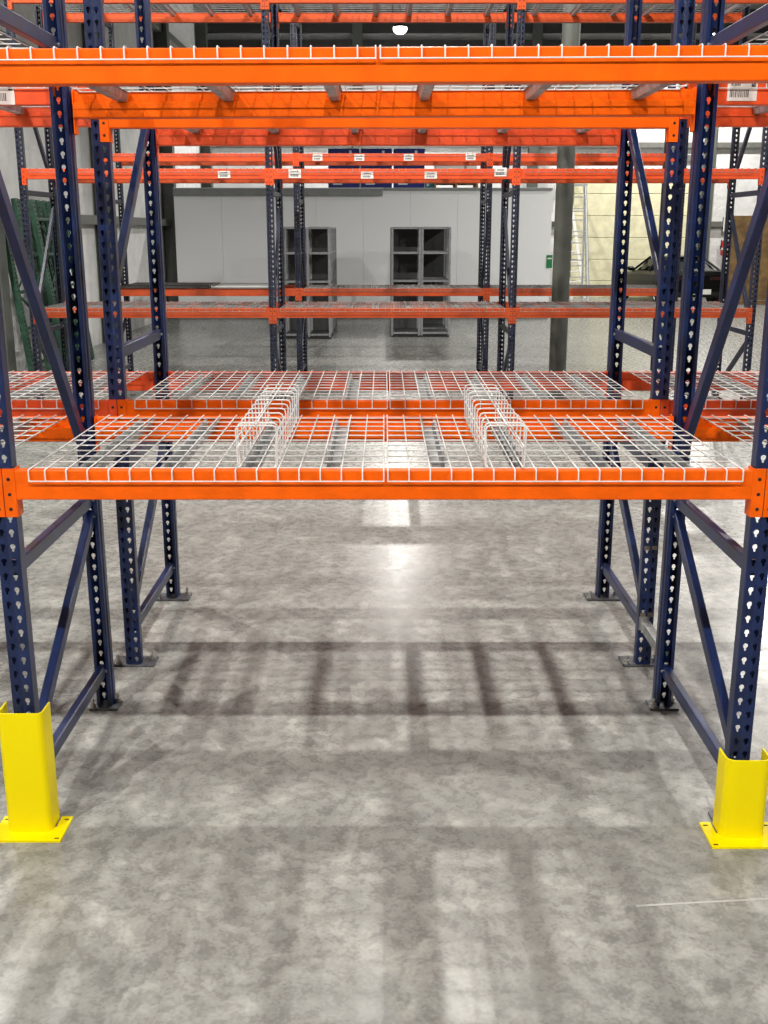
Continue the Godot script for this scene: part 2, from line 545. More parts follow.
# C-shaped upright, face towards +z at z = 0, with two columns of keyholes punched through the sheet
func post_mesh() -> Mesh:
	if cache.has("post"):
		return cache.post
	var st := new_st()
	var th := 0.0026
	var hw := 0.032
	var groove := -0.0035
	var angles := []
	var hx := 0.0168
	for col: float in [-1.0, 1.0]:
		var x0: float = -hw if col < 0.0 else 0.0
		var x1: float = 0.0 if col < 0.0 else hw
		var cxx: float = hx * col
		angles.clear()
		var corners := [Vector2(x1 - cxx, PITCH * 0.5), Vector2(x0 - cxx, PITCH * 0.5), Vector2(x0 - cxx, -PITCH * 0.5), Vector2(x1 - cxx, -PITCH * 0.5)]
		var ring_out := []
		var ring_in := []
		for k in 4:
			var a: float = corners[k].angle()
			var b: float = corners[(k + 1) % 4].angle()
			if b < a:
				b += TAU
			for j in 4:
				var t: float = lerp(a, b, j / 4.0)
				var d := Vector2(cos(t), sin(t))
				var rx := 1e9
				if abs(d.x) > 1e-6:
					rx = ((x1 if d.x > 0.0 else x0) - cxx) / d.x
				var ry := 1e9
				if abs(d.y) > 1e-6:
					ry = PITCH * 0.5 / abs(d.y)
				var ro: float = min(rx, ry)
				ring_out.append(Vector2(cxx, 0) + d * ro)
				ring_in.append(Vector2(cxx, 0) + d * hole_radius(t))
		for n in POST_N:
			var y0 := PITCH * (n + 0.5)
			for k in ring_out.size():
				var k2 := (k + 1) % ring_out.size()
				var o0 := face_point(ring_out[k], y0, hw, groove)
				var o1 := face_point(ring_out[k2], y0, hw, groove)
				var i0 := face_point(ring_in[k], y0, hw, groove)
				var i1 := face_point(ring_in[k2], y0, hw, groove)
				var back := Vector3(0, 0, -th)
				quad(st, o0, o1, i1, i0, Vector3.BACK)
				quad(st, o0 + back, o1 + back, i1 + back, i0 + back, Vector3.FORWARD)
				quad(st, i0, i1, i1 + back, i0 + back, Vector3(cxx - i0.x, y0 - i0.y, 0))
	# sides and lips
	var outer := [Vector2(0.032, 0.0), Vector2(0.0365, -0.0015), Vector2(0.038, -0.006), Vector2(0.038, -0.040), Vector2(0.0335, -0.047), Vector2(0.0335, -0.066), Vector2(0.031, -0.0705), Vector2(0.018, -0.0705)]
	var inner := [Vector2(0.032, -th), Vector2(0.0348, -0.0036), Vector2(0.0354, -0.0065), Vector2(0.0354, -0.039), Vector2(0.0309, -0.0465), Vector2(0.0309, -0.0655), Vector2(0.0297, -0.0679), Vector2(0.018, -0.0679)]
	var top := PITCH * POST_N
	for s: float in [-1.0, 1.0]:
		for i in outer.size() - 1:
			for f in 2:
				var pts: Array = outer if f == 0 else inner
				var a: Vector2 = pts[i]
				var b: Vector2 = pts[i + 1]
				var e := b - a
				var n := Vector3(-e.y * s, 0, e.x).normalized()
				if f == 1:
					n = -n
				quad(st, Vector3(a.x * s, 0, a.y), Vector3(b.x * s, 0, b.y), Vector3(b.x * s, top, b.y), Vector3(a.x * s, top, a.y), n)
			quad(st, Vector3(outer[i].x * s, top, outer[i].y), Vector3(outer[i + 1].x * s, top, outer[i + 1].y), Vector3(inner[i + 1].x * s, top, inner[i + 1].y), Vector3(inner[i].x * s, top, inner[i].y), Vector3.UP)
		var m := outer.size() - 1
		quad(st, Vector3(outer[m].x * s, 0, outer[m].y), Vector3(inner[m].x * s, 0, inner[m].y), Vector3(inner[m].x * s, top, inner[m].y), Vector3(outer[m].x * s, top, outer[m].y), Vector3(-s, 0, 0))
	cache.post = st.commit()
	return cache.post

func face_point(p: Vector2, y0: float, hw: float, groove: float) -> Vector3:
	return Vector3(p.x, y0 + p.y, groove * (1.0 - min(1.0, abs(p.x) / (hw * 0.35))))

# C-channel brace of the given length along +y, web facing +x/-x sides open to the inside
func brace_mesh(length: float) -> Mesh:
	var key := "brace%.4f" % length
	if not cache.has(key):
		var st := new_st()
		var w := 0.027
		var t := 0.017
		var poly := PackedVector2Array([Vector2(-t, -w + 0.004), Vector2(-t + 0.004, -w), Vector2(t - 0.004, -w), Vector2(t, -w + 0.004), Vector2(t, w - 0.004), Vector2(t - 0.004, w), Vector2(-t + 0.004, w), Vector2(-t, w - 0.004)])
		prism_into(st, poly, Vector3.RIGHT, Vector3.BACK, Vector3.UP, 0.0, length)
		cache[key] = st.commit()
	return cache[key]

func base_plate_mesh(wide: bool) -> Mesh:
	return rbox(Vector3(0.205 if wide else 0.128, 0.010, 0.12 if wide else 0.10), 0.002)

func anchor_mesh() -> Mesh:
	if not cache.has("anchor"):
		cache.anchor = lathe([Vector2(0.0, 0.042), Vector2(0.007, 0.042), Vector2(0.008, 0.038), Vector2(0.008, 0.018), Vector2(0.0145, 0.018), Vector2(0.0145, 0.004), Vector2(0.02, 0.004), Vector2(0.02, 0.0), Vector2(0.0, 0.0)], 8)
	return cache.anchor

func bolt_mesh() -> Mesh:
	if not cache.has("bolt"):
		cache.bolt = lathe([Vector2(0.0, 0.008), Vector2(0.007, 0.0075), Vector2(0.010, 0.005), Vector2(0.010, 0.0), Vector2(0.0, 0.0)], 8)
	return cache.bolt

# braces: rows of [y at the front post, y at the rear post, galvanised?]
func frame(label: String, at: Vector3, depth: float, braces: Array, mat: Material, group: String, wide: bool, lean: float, scuffed: bool) -> void:
	var o := thing("upright_frame", label, "rack frame", at, 0.0, group)
	o.rotation.z = lean
	part("post", post_mesh(), mat, o, Vector3(0, 0.010, 0))
	part("post", post_mesh(), mat, o, Vector3(0, 0.010, -depth), Vector3(0, PI, 0))
	for e in 2:
		var pz: float = -0.045 if e == 0 else -depth + 0.045
		var pl := part("base_plate", base_plate_mesh(wide), M.steel, o, Vector3(0, 0.005, pz))
		for s: float in [-1.0, 1.0]:
			part("anchor_bolt", anchor_mesh(), M.bolt, pl, Vector3(s * (0.08 if wide else 0.05), 0.005, -s * 0.032))
	if scuffed:
		for h: float in [0.268, 0.607]:
			for s: float in [-1.0, 1.0]:
				var sc := part("bare_patch", rbox(Vector3(0.026, 0.021, 0.0008), 0.0003), M.scuff, o, Vector3(s * 0.018, h, 0.0004))
				sc.set_meta("label", "paint scraped off to bare tan metal")
	for b in braces:
		var p := Vector3(0, b[0], -0.052)
		var q := Vector3(0, b[1], -depth + 0.052)
		var d := q - p
		var m: Material = M.galv if b.size() > 2 and b[2] else mat
		var br := part("brace", brace_mesh(d.length()), m, o, p, Vector3(-atan2(-d.z, d.y), 0, 0))
		for k in 2:
			var yy: float = 0.012 if k == 0 else d.length() - 0.012
			part("bolt", bolt_mesh(), M.bolt, br, Vector3(-0.017, yy, 0), Vector3(0, 0, PI / 2))
			part("bolt", bolt_mesh(), M.bolt, br, Vector3(0.017, yy, 0), Vector3(0, 0, -PI / 2))

# step beam: outer face at z = 0 towards +z, top at y = 0, step on the inside
func beam_mesh() -> Mesh:
	if cache.has("beam"):
		return cache.beam
	var st := new_st()
	var c := 0.004
	var poly := PackedVector2Array([Vector2(0, -c), Vector2(0, -0.1 + c), Vector2(-0.0012, -0.1 + 0.0012), Vector2(-c, -0.1), Vector2(-0.064 + c, -0.1), Vector2(-0.064, -0.1 + c), Vector2(-0.064, -0.041 - c), Vector2(-0.064 + c, -0.041), Vector2(-0.040, -0.041), Vector2(-0.040, -c), Vector2(-0.040 + c, 0), Vector2(-c, 0), Vector2(-0.0012, -0.0012)])
	prism_into(st, poly, Vector3.BACK, Vector3.UP, Vector3.RIGHT, -SPAN * 0.5 + 0.005, SPAN * 0.5 - 0.005)
	cache.beam = st.commit()
	return cache.beam

# connector for the beam's right-hand end (sx = 1) or left-hand end (sx = -1); angle plate hugging the post corner
func connector_mesh(sx: float) -> Mesh:
	var key := "connector%s" % sx
	if cache.has(key):
		return cache[key]
	var st := new_st()
	var x := SPAN * 0.5
	var t := 0.0045
	var poly := PackedVector2Array([Vector2((x - t) * sx, -0.050), Vector2((x - t) * sx, t - 0.003), Vector2((x - t + 0.003) * sx, t), Vector2((x + 0.0365) * sx, t), Vector2((x + 0.0365) * sx, 0.0006), Vector2((x - 0.0004) * sx, 0.0006), Vector2((x - 0.0004) * sx, -0.050)])
	prism_into(st, poly, Vector3.RIGHT, Vector3.BACK, Vector3.UP, -0.158, 0.006)
	cache[key] = st.commit()
	return cache[key]

func hole_disc_mesh() -> Mesh:  # flat dark disc, its colour standing for the shaded inside of a stamped hole
	if not cache.has("hole_disc"):
		cache.hole_disc = lathe([Vector2(0.0, 0.0012), Vector2(0.0045, 0.0012), Vector2(0.0065, 0.0)], 8)
	return cache.hole_disc

func rack_beam(label: String, at: Vector3, turned: bool, mat: Material, group: String, tilt := 0.0) -> Node3D:
	var o := thing("rack_beam", label, "rack beam", at, PI if turned else 0.0, group)
	o.rotation.z = tilt
	part("beam_body", beam_mesh(), mat, o, Vector3(0, 0, 0.002))
	for s: float in [-1.0, 1.0]:
		var c := part("connector", connector_mesh(s), mat, o)
		for k in 3:
			part("hole_disc", hole_disc_mesh(), M.dark_hole, c, Vector3(s * (SPAN * 0.5 + 0.018), -0.03 - k * 0.0508, 0.0045), Vector3(PI / 2, 0, 0))
	return o

const DECK_W := 1.166

# wire deck: centre of its front edge at the beam top line, going back to -depth
func deck_wires(depth: float, flip: bool) -> Mesh:
	var key := "deck%.3f%s" % [depth, flip]
	if cache.has(key):
		return cache[key]
	var st := new_st()
	var r := 0.0026
	var zf := 0.0105
	var zb := -depth - 0.0105
	var xs := [-DECK_W * 0.5]
	for k in 17:
		xs.append(-DECK_W * 0.5 + 0.054 + k * 0.0695)
	for x0: float in xs:
		var x: float = -x0 if flip else x0
		var y := r + 0.0005
		tube_into(st, [Vector3(x, -0.036, zf), Vector3(x, y - 0.007, zf), Vector3(x, y - 0.002, zf - 0.002), Vector3(x, y, zf - 0.007), Vector3(x, y, zb + 0.007), Vector3(x, y - 0.002, zb + 0.002), Vector3(x, y - 0.007, zb), Vector3(x, -0.036, zb)], r, 6)
	var a := -DECK_W * 0.5
	var b := DECK_W * 0.5
	tube_into(st, [Vector3(a, -0.034, zf + 0.0045), Vector3(b, -0.034, zf + 0.0045)], r, 6)
	tube_into(st, [Vector3(a, -0.034, zb - 0.0045), Vector3(b, -0.034, zb - 0.0045)], r, 6)
	var n := 11
	for k in n:
		var z: float = lerp(-0.044, -depth + 0.044, k / float(n - 1))
		tube_into(st, [Vector3(a, -r * 0.8, z), Vector3(b, -r * 0.8, z)], r, 6)
	cache[key] = st.commit()
	return cache[key]

# flared support channel under a deck, sitting on the beams' steps
func channel_mesh(depth: float) -> Mesh:
	var key := "channel%.3f" % depth
	if cache.has(key):
		return cache[key]
	var st := new_st()
	var t := 0.002
	var pts := PackedVector2Array([Vector2(-0.032, 0.0), Vector2(-0.032, -t), Vector2(-0.024, -t), Vector2(-0.017, -0.034), Vector2(0.017, -0.034), Vector2(0.024, -t), Vector2(0.032, -t), Vector2(0.032, 0.0), Vector2(0.0225, 0.0), Vector2(0.0155, -0.034 + t), Vector2(-0.0155, -0.034 + t), Vector2(-0.0225, 0.0)])
	prism_into(st, pts, Vector3.RIGHT, Vector3.UP, Vector3.BACK, -depth + 0.044, -0.044)
	cache[key] = st.commit()
	return cache[key]

func deck(label: String, at: Vector3, depth: float, flip: bool, channels: Array, group: String, tilt: float, wire: Material) -> void:
	var o := thing("wire_deck", label, "wire deck", at, 0.0, group)
	o.rotation.z = tilt
	var w := part("wire_mesh", deck_wires(depth, flip), wire, o)
	w.set_meta("kind", "stuff")
	for x: float in channels:
		part("support_channel", channel_mesh(depth), M.galv, o, Vector3(x, -0.0065, 0))

const CH4 := [-0.412, -0.137, 0.137, 0.412]
const CH3 := [-0.415, 0.0, 0.415]

func row_spacer() -> void:
	var o := thing("row_spacer", "pale galvanised row spacer low between the nearest and second rack rows, right side", "row spacer", Vector3(1.268, 0.225, -1.2715))
	var st := new_st()
	var poly := PackedVector2Array([Vector2(-0.02, -0.025), Vector2(-0.017, -0.025), Vector2(-0.017, 0.022), Vector2(0.017, 0.022), Vector2(0.017, -0.025), Vector2(0.02, -0.025), Vector2(0.02, 0.025), Vector2(-0.02, 0.025)])
	prism_into(st, poly, Vector3.RIGHT, Vector3.UP, Vector3.BACK, -0.2035, 0.2035)
	part("spacer_bar", st.commit(), M.galv, o)
	for s: float in [-1.0, 1.0]:
		part("end_plate", rbox(Vector3(0.05, 0.07, 0.004), 0.001), M.galv, o, Vector3(0, 0, s * 0.2025))

func build_rows() -> void:
	row_spacer()
	var pitch := SPAN + POST_W
	var row_names := ["nearest rack row", "second rack row", "third rack row", "rearmost rack row"]
	var row_z := [0.0, -1.48, -7.95, -11.12]
	var row_x := [0.0, 0.022, 0.09, 0.115]
	var row_d := [1.063, 1.06, 1.06, 0.96]
	var braces := [
		[[0.18, 0.18], [0.27, 0.90], [0.965, 0.965], [2.45, 1.16], [2.77, 2.77], [2.86, 4.2], [4.4, 4.4]],
		[[0.19, 0.19], [0.29, 0.94], [1.0, 1.0], [1.53, 1.53], [1.80, 2.64], [2.82, 2.82], [2.95, 4.2], [4.4, 4.4]],
		[[0.2, 0.2], [0.95, 0.3], [1.02, 1.02], [1.12, 2.3], [2.45, 2.45], [3.75, 2.6], [3.85, 3.85], [4.7, 4.7]],
		[[0.2, 0.2], [0.3, 0.95], [1.02, 1.02], [2.3, 1.12], [2.45, 2.45], [2.6, 3.75], [3.85, 3.85], [4.7, 4.7]]]
	var levels := [
		{0: [1.3175, 2.610], 1: [1.3175, 2.748]},
		{0: [1.3175, 2.610], 1: [1.3175, 2.704]},
		{0: [1.286, 2.680, 4.325], 1: [1.286, 2.680, 4.325]},
		{0: [1.325, 3.035], 1: [1.325, 3.035]}]
	var lvl_names := ["lower", "upper", "top"]
	var side := ["left", "middle", "right"]
	for r in 4:
		var rn: String = row_names[r]
		var d: float = row_d[r]
		for f in 4:
			var fx: float = row_x[r] + (f - 1.5) * pitch
			var fn: String = ["far left end", "left", "right", "far right end"][f]
			var bl: Array = braces[r].duplicate(true)
			var look := "navy steel upright frame with keyhole posts, %s, %s"
			frame(look % [fn + (" of middle bay" if f == 1 or f == 2 else ""), rn], Vector3(fx, 0, row_z[r]), d, bl, M.navy if r < 2 else M.navy_old, "upright frames of the " + rn, r > 0, [0.0, 0.004, -0.003, 0.0][f] if r == 0 else 0.0, r == 1 and f == 2)
		for b in 3:
			var bx: float = row_x[r] + (b - 1) * pitch
			var lv: Array = levels[r][0 if b == 1 else 1]
			for l in lv.size():
				var y: float = lv[l]
				var tilt := 0.0
				var dx := 0.0
				if r == 0 and b == 1 and l == 1:
					tilt = 0.0042
					dx = -0.018
				if r == 0 and b == 1 and l == 0:
					dx = 0.006
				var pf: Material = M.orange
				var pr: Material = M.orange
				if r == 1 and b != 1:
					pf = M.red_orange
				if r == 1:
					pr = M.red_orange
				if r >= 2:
					pf = M.red_orange if l == 1 else M.shaded_orange
					pr = M.shaded_orange
				var where := "%s level, %s bay, %s" % [lvl_names[l], side[b], rn]
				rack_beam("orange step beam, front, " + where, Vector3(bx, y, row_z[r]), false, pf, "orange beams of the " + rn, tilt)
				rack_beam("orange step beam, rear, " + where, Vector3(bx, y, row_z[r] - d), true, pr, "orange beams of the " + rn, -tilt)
				if r == 3 and b == 0 and l == 0:
					continue
				for s: float in [-1.0, 1.0]:
					var ch: Array = CH4 if l == 0 else CH3
					var flip: bool = (s > 0.0) == (l == 0)
					deck("galvanised wire deck, %s half, %s" % ["left" if s < 0.0 else "right", where], Vector3(bx + s * 0.590 + dx, y + s * 0.590 * tilt, row_z[r]), d, flip, ch, "wire decks of the " + rn, tilt, M.zinc if r < 2 else M.old_wire)

# ---------------------------------------------------------------- wire dividers standing on the nearest deck
func divider(label: String, at: Vector3) -> void:
	var o := thing("wire_divider", label, "wire divider", at, 0.0, "wire dividers on the lower deck")
	if not cache.has("hoop"):
		var st := new_st()
		var hw := 0.066
		var h := 0.142
		var c := 0.014
		tube_into(st, [Vector3(-hw + 0.004, 0, 0), Vector3(-hw, h - c, 0), Vector3(-hw + c * 0.3, h - c * 0.3, 0), Vector3(-hw + c, h, 0), Vector3(hw - c, h, 0), Vector3(hw - c * 0.3, h - c * 0.3, 0), Vector3(hw, h - c, 0), Vector3(hw - 0.004, 0, 0)], 0.0027, 8)
		cache.hoop = st.commit()
		st = new_st()
		tube_into(st, [Vector3(0, 0, 0.0), Vector3(0, 0, -0.96)], 0.0027, 8)
		cache.run = st.commit()
	for k in 11:
		var z := 0.0
		if k > 0:
			z = -0.045 - (k - 1) * 0.1
		part("hoop", cache.hoop, M.zinc, o, Vector3(0, 0, z))
	part("top_wire", cache.run, M.zinc, o, Vector3(0, 0.147, 0.005))
	for s: float in [-1.0, 1.0]:
		part("side_wire", cache.run, M.zinc, o, Vector3(s * 0.0605, 0.072, 0.005))
		part("bottom_wire", cache.run, M.zinc, o, Vector3(s * 0.0575, 0.004, 0.005))

func build_dividers() -> void:
	divider("white wire hoop divider standing left of centre on the nearest lower deck", Vector3(-0.417, 1.3245, 0.0))
	divider("white wire hoop divider standing right of centre on the nearest lower deck", Vector3(0.398, 1.3245, 0.0))

# ---------------------------------------------------------------- yellow post guards
func guard_mesh(h: float, w: float, d: float, rad: float) -> Mesh:
	var st := new_st()
	var t := 0.006
	var outer := []
	var inner := []
	outer.append(Vector2(-w, -d))
	inner.append(Vector2(-w + t, -d))
	for k in 9:
		var a := PI - k / 8.0 * PI * 0.5
		outer.append(Vector2(-w + rad + cos(a) * rad, -rad + sin(a) * rad))
		inner.append(Vector2(-w + rad + cos(a) * (rad - t), -rad + sin(a) * (rad - t)))
	for k in 9:
		var a := PI * 0.5 - k / 8.0 * PI * 0.5
		outer.append(Vector2(w - rad + cos(a) * rad, -rad + sin(a) * rad))
		inner.append(Vector2(w - rad + cos(a) * (rad - t), -rad + sin(a) * (rad - t)))
	outer.append(Vector2(w, -d))
	inner.append(Vector2(w - t, -d))
	var poly := PackedVector2Array(outer)
	inner.reverse()
	poly.append_array(PackedVector2Array(inner))
	prism_into(st, poly, Vector3.RIGHT, Vector3.BACK, Vector3.UP, 0.0, h)
	return st.commit()

func guard(label: String, at: Vector3, h: float, rad: float) -> void:
	var o := thing("post_guard", label, "post guard", at, 0.0, "yellow post guards")
	part("shield", guard_mesh(h, 0.079, 0.098, rad), M.yellow, o, Vector3(0, 0.008, 0))
	var st := new_st()
	# base plate with a notch for the post
	var poly := PackedVector2Array([Vector2(-0.125, -0.108), Vector2(-0.125, 0.055), Vector2(0.125, 0.055), Vector2(0.125, -0.108), Vector2(0.085, -0.108), Vector2(0.085, -0.035), Vector2(-0.085, -0.035), Vector2(-0.085, -0.108)])
	prism_into(st, poly, Vector3.RIGHT, Vector3.BACK, Vector3.UP, 0.0, 0.008)
	var pl := part("foot_plate", st.commit(), M.yellow, o)
	for s: float in [-1.0, 1.0]:
		for k in 2:
			part("bolt_hole", rbox(Vector3(0.016, 0.001, 0.007), 0.0004), M.dark_hole, pl, Vector3(s * 0.108, 0.0083, 0.04 if k == 0 else -0.085))

func build_guards() -> void:
	guard("tall yellow steel post guard bolted in front of the left post", Vector3(-1.262, 0, 0.043), 0.458, 0.022)
	guard("short yellow steel post guard bolted in front of the right post", Vector3(1.266, 0, 0.083), 0.300, 0.034)

# ---------------------------------------------------------------- printed labels on the beams
func label_plate(label: String, at: Vector3, w: float, h: float, big: bool) -> void:
	var o := MeshInstance3D.new()
	o.name = numbered("beam_label")
	var key := "plate%s%s" % [w, h]
	if not cache.has(key):
		var st := new_st()
		st.set_uv(Vector2(0.5, 0.02))
		rbox_into(st, Vector3(w, h, 0.0012), Vector3(0, 0, -0.0008), 0.0003)
		var a := Vector3(-w * 0.49, h * 0.49, 0.0001)
		var b := Vector3(w * 0.49, h * 0.49, 0.0001)
		var c := Vector3(w * 0.49, -h * 0.49, 0.0001)
		var d := Vector3(-w * 0.49, -h * 0.49, 0.0001)
		for v in [[a, Vector2(0, 0)], [b, Vector2(1, 0)], [c, Vector2(1, 1)], [a, Vector2(0, 0)], [c, Vector2(1, 1)], [d, Vector2(0, 1)]]:
			st.set_normal(Vector3.BACK)
			st.set_uv(v[1])
			st.add_vertex(v[0])
		cache[key] = st.commit()
	o.mesh = cache[key]
	o.material_override = M.label_big if big else M.label
	add_child(o)
	o.position = at
	o.set_meta("label", label)
	o.set_meta("category", "label")
	o.set_meta("group", "printed labels on the beams")

func build_labels() -> void:
	label_plate("large white barcode label on the upper orange beam at the right edge", Vector3(1.541, 2.660, -1.4745), 0.128, 0.082, true)
	label_plate("large white barcode label on the upper orange beam at the left edge", Vector3(-1.655, 2.645, -1.4745), 0.128, 0.082, true)
	var third := [[-0.905, 2.632, "leftmost on the middle bay"], [-0.171, 2.618, "second from left on the middle bay"], [0.475, 2.618, "third from left on the middle bay"], [1.182, 2.648, "beside the right post of the middle bay"], [-1.623, 2.624, "alone on the left bay"]]
	for t in third:
		label_plate("small white label, third rack row upper beam, " + t[2], Vector3(t[0], t[1], -7.9432), 0.126, 0.085 if t[1] > 2.63 else 0.068, false)
	var fourth := [[-0.86, 2.985, "leftmost"], [-0.318, 2.983, "second from left"], [0.319, 2.986, "third from left"], [1.12, 2.99, "rightmost"]]
	for t in fourth:
		label_plate("small white label, rearmost rack row upper beam, " + t[2], Vector3(t[0], t[1], -11.1132), 0.128, 0.08, false)

# ---------------------------------------------------------------- things behind the racks
func build_background() -> void:
	pipe_column()
	cage_carts()
	goods_on_room()
	sheets()
	green_frames()
	ladders()
	car()
	wall_items()

func pipe_column() -> void:
	var o := thing("steel_pipe_column", "round grey-green steel pipe column standing right, between third and rearmost rack rows", "column", Vector3(2.18, 0, -10.05))
	part("shaft", lathe([Vector2(0.107, 0.02), Vector2(0.107, ROOF_Y - 0.02)], 28), M.column, o)
	part("base_plate", rbox(Vector3(0.36, 0.02, 0.36), 0.003), M.column, o, Vector3(0, 0.01, 0))
	part("cap_plate", rbox(Vector3(0.36, 0.02, 0.36), 0.003), M.column, o, Vector3(0, ROOF_Y - 0.01, 0))

func cart(label: String, at: Vector3, w: float, solid: bool) -> void:
	var o := thing("shelf_cart", label, "shelving cart", at, 0.0, "grey shelving carts by the white room")
	var d := 0.93
	var h := 2.13
	for sx: float in [-1.0, 1.0]:
		for zz: float in [-0.02, -d + 0.02]:
			part("post", rbox(Vector3(0.045, h - 0.03, 0.045), 0.005), M.cage, o, Vector3(sx * (w * 0.5 - 0.0225), 0.03 + (h - 0.03) * 0.5, zz))
		part("mid_post", rbox(Vector3(0.03, h - 0.08, 0.03), 0.004), M.cage, o, Vector3(sx * (w * 0.5 - 0.016), 0.06 + (h - 0.08) * 0.5, -d * 0.5))
	for y: float in [0.075, 1.10, 1.64, 2.115]:
		var sh := part("shelf", rbox(Vector3(w - 0.05, 0.02, d - 0.05), 0.003), M.cage_panel, o, Vector3(0, y, -d * 0.5))
		part("front_lip", rbox(Vector3(w - 0.09, 0.045, 0.02), 0.004), M.cage, sh, Vector3(0, 0.0, d * 0.5 - 0.028))
		for sx: float in [-1.0, 1.0]:
			part("side_rail", rbox(Vector3(0.02, 0.04, d - 0.09), 0.004), M.cage, sh, Vector3(sx * (w * 0.5 - 0.022), 0, 0))
	if solid:
		part("back_panel", rbox(Vector3(w - 0.06, h - 0.12, 0.012), 0.002), M.cage_panel, o, Vector3(0, h * 0.5 + 0.03, -d + 0.03))
	for s: float in [-1.0, 1.0]:
		var st := new_st()
		tube_into(st, [Vector3(-0.07 * s, 0.86, -0.02), Vector3(0.07 * s, 1.02, -0.02)], 0.004, 6)
		part("cross_wire", st.commit(), M.bolt, o)
	part("plinth", rbox(Vector3(w - 0.02, 0.06, d - 0.02), 0.004), M.black, o, Vector3(0, 0.03, -d * 0.5))

func cage_carts() -> void:
	var cols := [[-1.27, 0.46, true, "left pair, right column"], [-1.75, 0.46, true, "left pair, left column"], [0.432, 0.585, true, "right pair, left column"], [1.025, 0.585, false, "right pair, right column"]]
	for c in cols:
		for k in 3:
			var z: float = (-17.85 if c[0] < 0.0 else -18.24) - k * 0.955
			cart("tall grey steel shelving cart, %s, %s" % [c[3], ["nearest", "second back", "against the white room"][k]], Vector3(c[0], 0, z), c[1], c[2] or k == 1)

func pallet(label: String, at: Vector3) -> void:
	var o := thing("wooden_pallet", label, "pallet", at, 0.0)
	for k in 3:
		part("stringer", rbox(Vector3(0.05, 0.09, 1.0), 0.004), M.pallet, o, Vector3(-0.5 + k * 0.5, 0.065, -0.5))
	for k in 6:
		part("deck_board", rbox(Vector3(1.06, 0.02, 0.11), 0.003), M.pallet, o, Vector3(0, 0.12, -0.06 - k * 0.176))
	for k in 3:
		part("bottom_board", rbox(Vector3(1.06, 0.02, 0.11), 0.003), M.pallet, o, Vector3(0, 0.01, -0.06 - k * 0.44))

func carton(called: String, label: String, cat: String, at: Vector3, size: Vector3, mat: Material, stripe: Material) -> void:
	var o := thing(called, label, cat, at, 0.0)
	part("box_body", rbox(size, 0.012), mat, o, Vector3(0, size.y * 0.5, 0))
	part("tape", rbox(Vector3(0.06, size.y * 0.35, 0.004), 0.001), stripe, o, Vector3(size.x * 0.22, size.y * 0.72, size.z * 0.5 + 0.001))
	part("print_panel", rbox(Vector3(size.x * 0.3, size.y * 0.2, 0.004), 0.001), stripe, o, Vector3(-size.x * 0.2, size.y * 0.3, size.z * 0.5 + 0.001))

func goods_on_room() -> void:
	var y := 3.031
	var rng := RandomNumberGenerator.new()
	rng.seed = 4
	for k in 3:
		for j in 2:
			carton("blue_carton", "blue carton on the white room roof, %s stack, %s" % [["left", "middle", "right"][k], ["bottom", "top"][j]], "carton", Vector3(-0.96 + k * 0.78, y + j * 0.46, -23.7), Vector3(0.74, 0.45, 0.8), M.blue, M.white)
	carton("cyan_carton", "small cyan carton beside the blue cartons on the white room roof", "carton", Vector3(1.09, y, -23.6), Vector3(0.2, 0.3, 0.4), M.cyan, M.white)
	pallet("pale wooden pallet lying on the white room roof", Vector3(1.72, y, -23.2))
	carton("white_carton", "white carton standing on the wooden pallet above the white room", "carton", Vector3(1.72, y + 0.132, -23.75), Vector3(1.0, 0.55, 0.9), M.white, M.sheet_grey)

func sheets() -> void:
	var o := thing("steel_sheet", "dark flat sheet lying across the lower beams of the rearmost left bay", "sheet", Vector3(-2.93, 1.327, -11.62))
	part("sheet_plate", rbox(Vector3(1.2, 0.03, 1.05), 0.003), M.sheet_dark, o, Vector3(0, 0.015, 0))
	part("edge_strip", rbox(Vector3(1.2, 0.012, 0.03), 0.002), M.black, o, Vector3(0, 0.036, 0.5))
	o = thing("grey_sheet", "light grey flat sheet lying across the lower beams of the rearmost left bay", "sheet", Vector3(-1.85, 1.327, -11.62))
	part("sheet_plate", rbox(Vector3(0.9, 0.022, 1.05), 0.003), M.sheet_grey, o, Vector3(0, 0.011, 0))
	part("edge_strip", rbox(Vector3(0.9, 0.008, 0.03), 0.002), M.white, o, Vector3(0, 0.026, 0.5))

# green rack frames leaning on the left wall
func green_frames() -> void:
	for k in 5:
		var o := thing("green_rack_frame", "dark green perforated rack frame leaning on the left wall, %s" % ["nearest the camera", "second", "third", "fourth", "farthest"][k], "rack frame", Vector3(-4.90 + 0.115 * (k % 3), 0.0, -11.55 - k * 0.42), 0.0, "green frames on the left wall")
		o.rotation = Vector3(0, 0, 0.115 + 0.012 * (k % 3))
		for zz: float in [0.0, -0.95]:
			part("post", green_post(), M.green, o, Vector3(0, 0.02, zz))
		for b in 5:
			part("rung", rbox(Vector3(0.03, 0.045, 0.89), 0.004), M.green, o, Vector3(0, 0.25 + b * 0.5, -0.475))
		for b in 4:
			var p := Vector3(0, 0.27 + b * 0.5, -0.05 if b % 2 == 0 else -0.9)
			var q := Vector3(0, 0.73 + b * 0.5, -0.9 if b % 2 == 0 else -0.05)
			var st := new_st()
			tube_into(st, [p, q], 0.016, 6)
			part("diagonal", st.commit(), M.green, o)

func green_post() -> Mesh:
	if cache.has("green_post"):
		return cache.green_post
	var st := new_st()
	# two flanges joined by short bars: a perforated strip
	for s: float in [-1.0, 1.0]:
		rbox_into(st, Vector3(0.07, 2.5, 0.035), Vector3(0, 1.25, s * 0.045), 0.003)
	for k in 42:
		rbox_into(st, Vector3(0.01, 0.035, 0.06), Vector3(0.028, 0.02 + k * 0.06, 0), 0.002)
	cache.green_post = st.commit()
	return cache.green_post

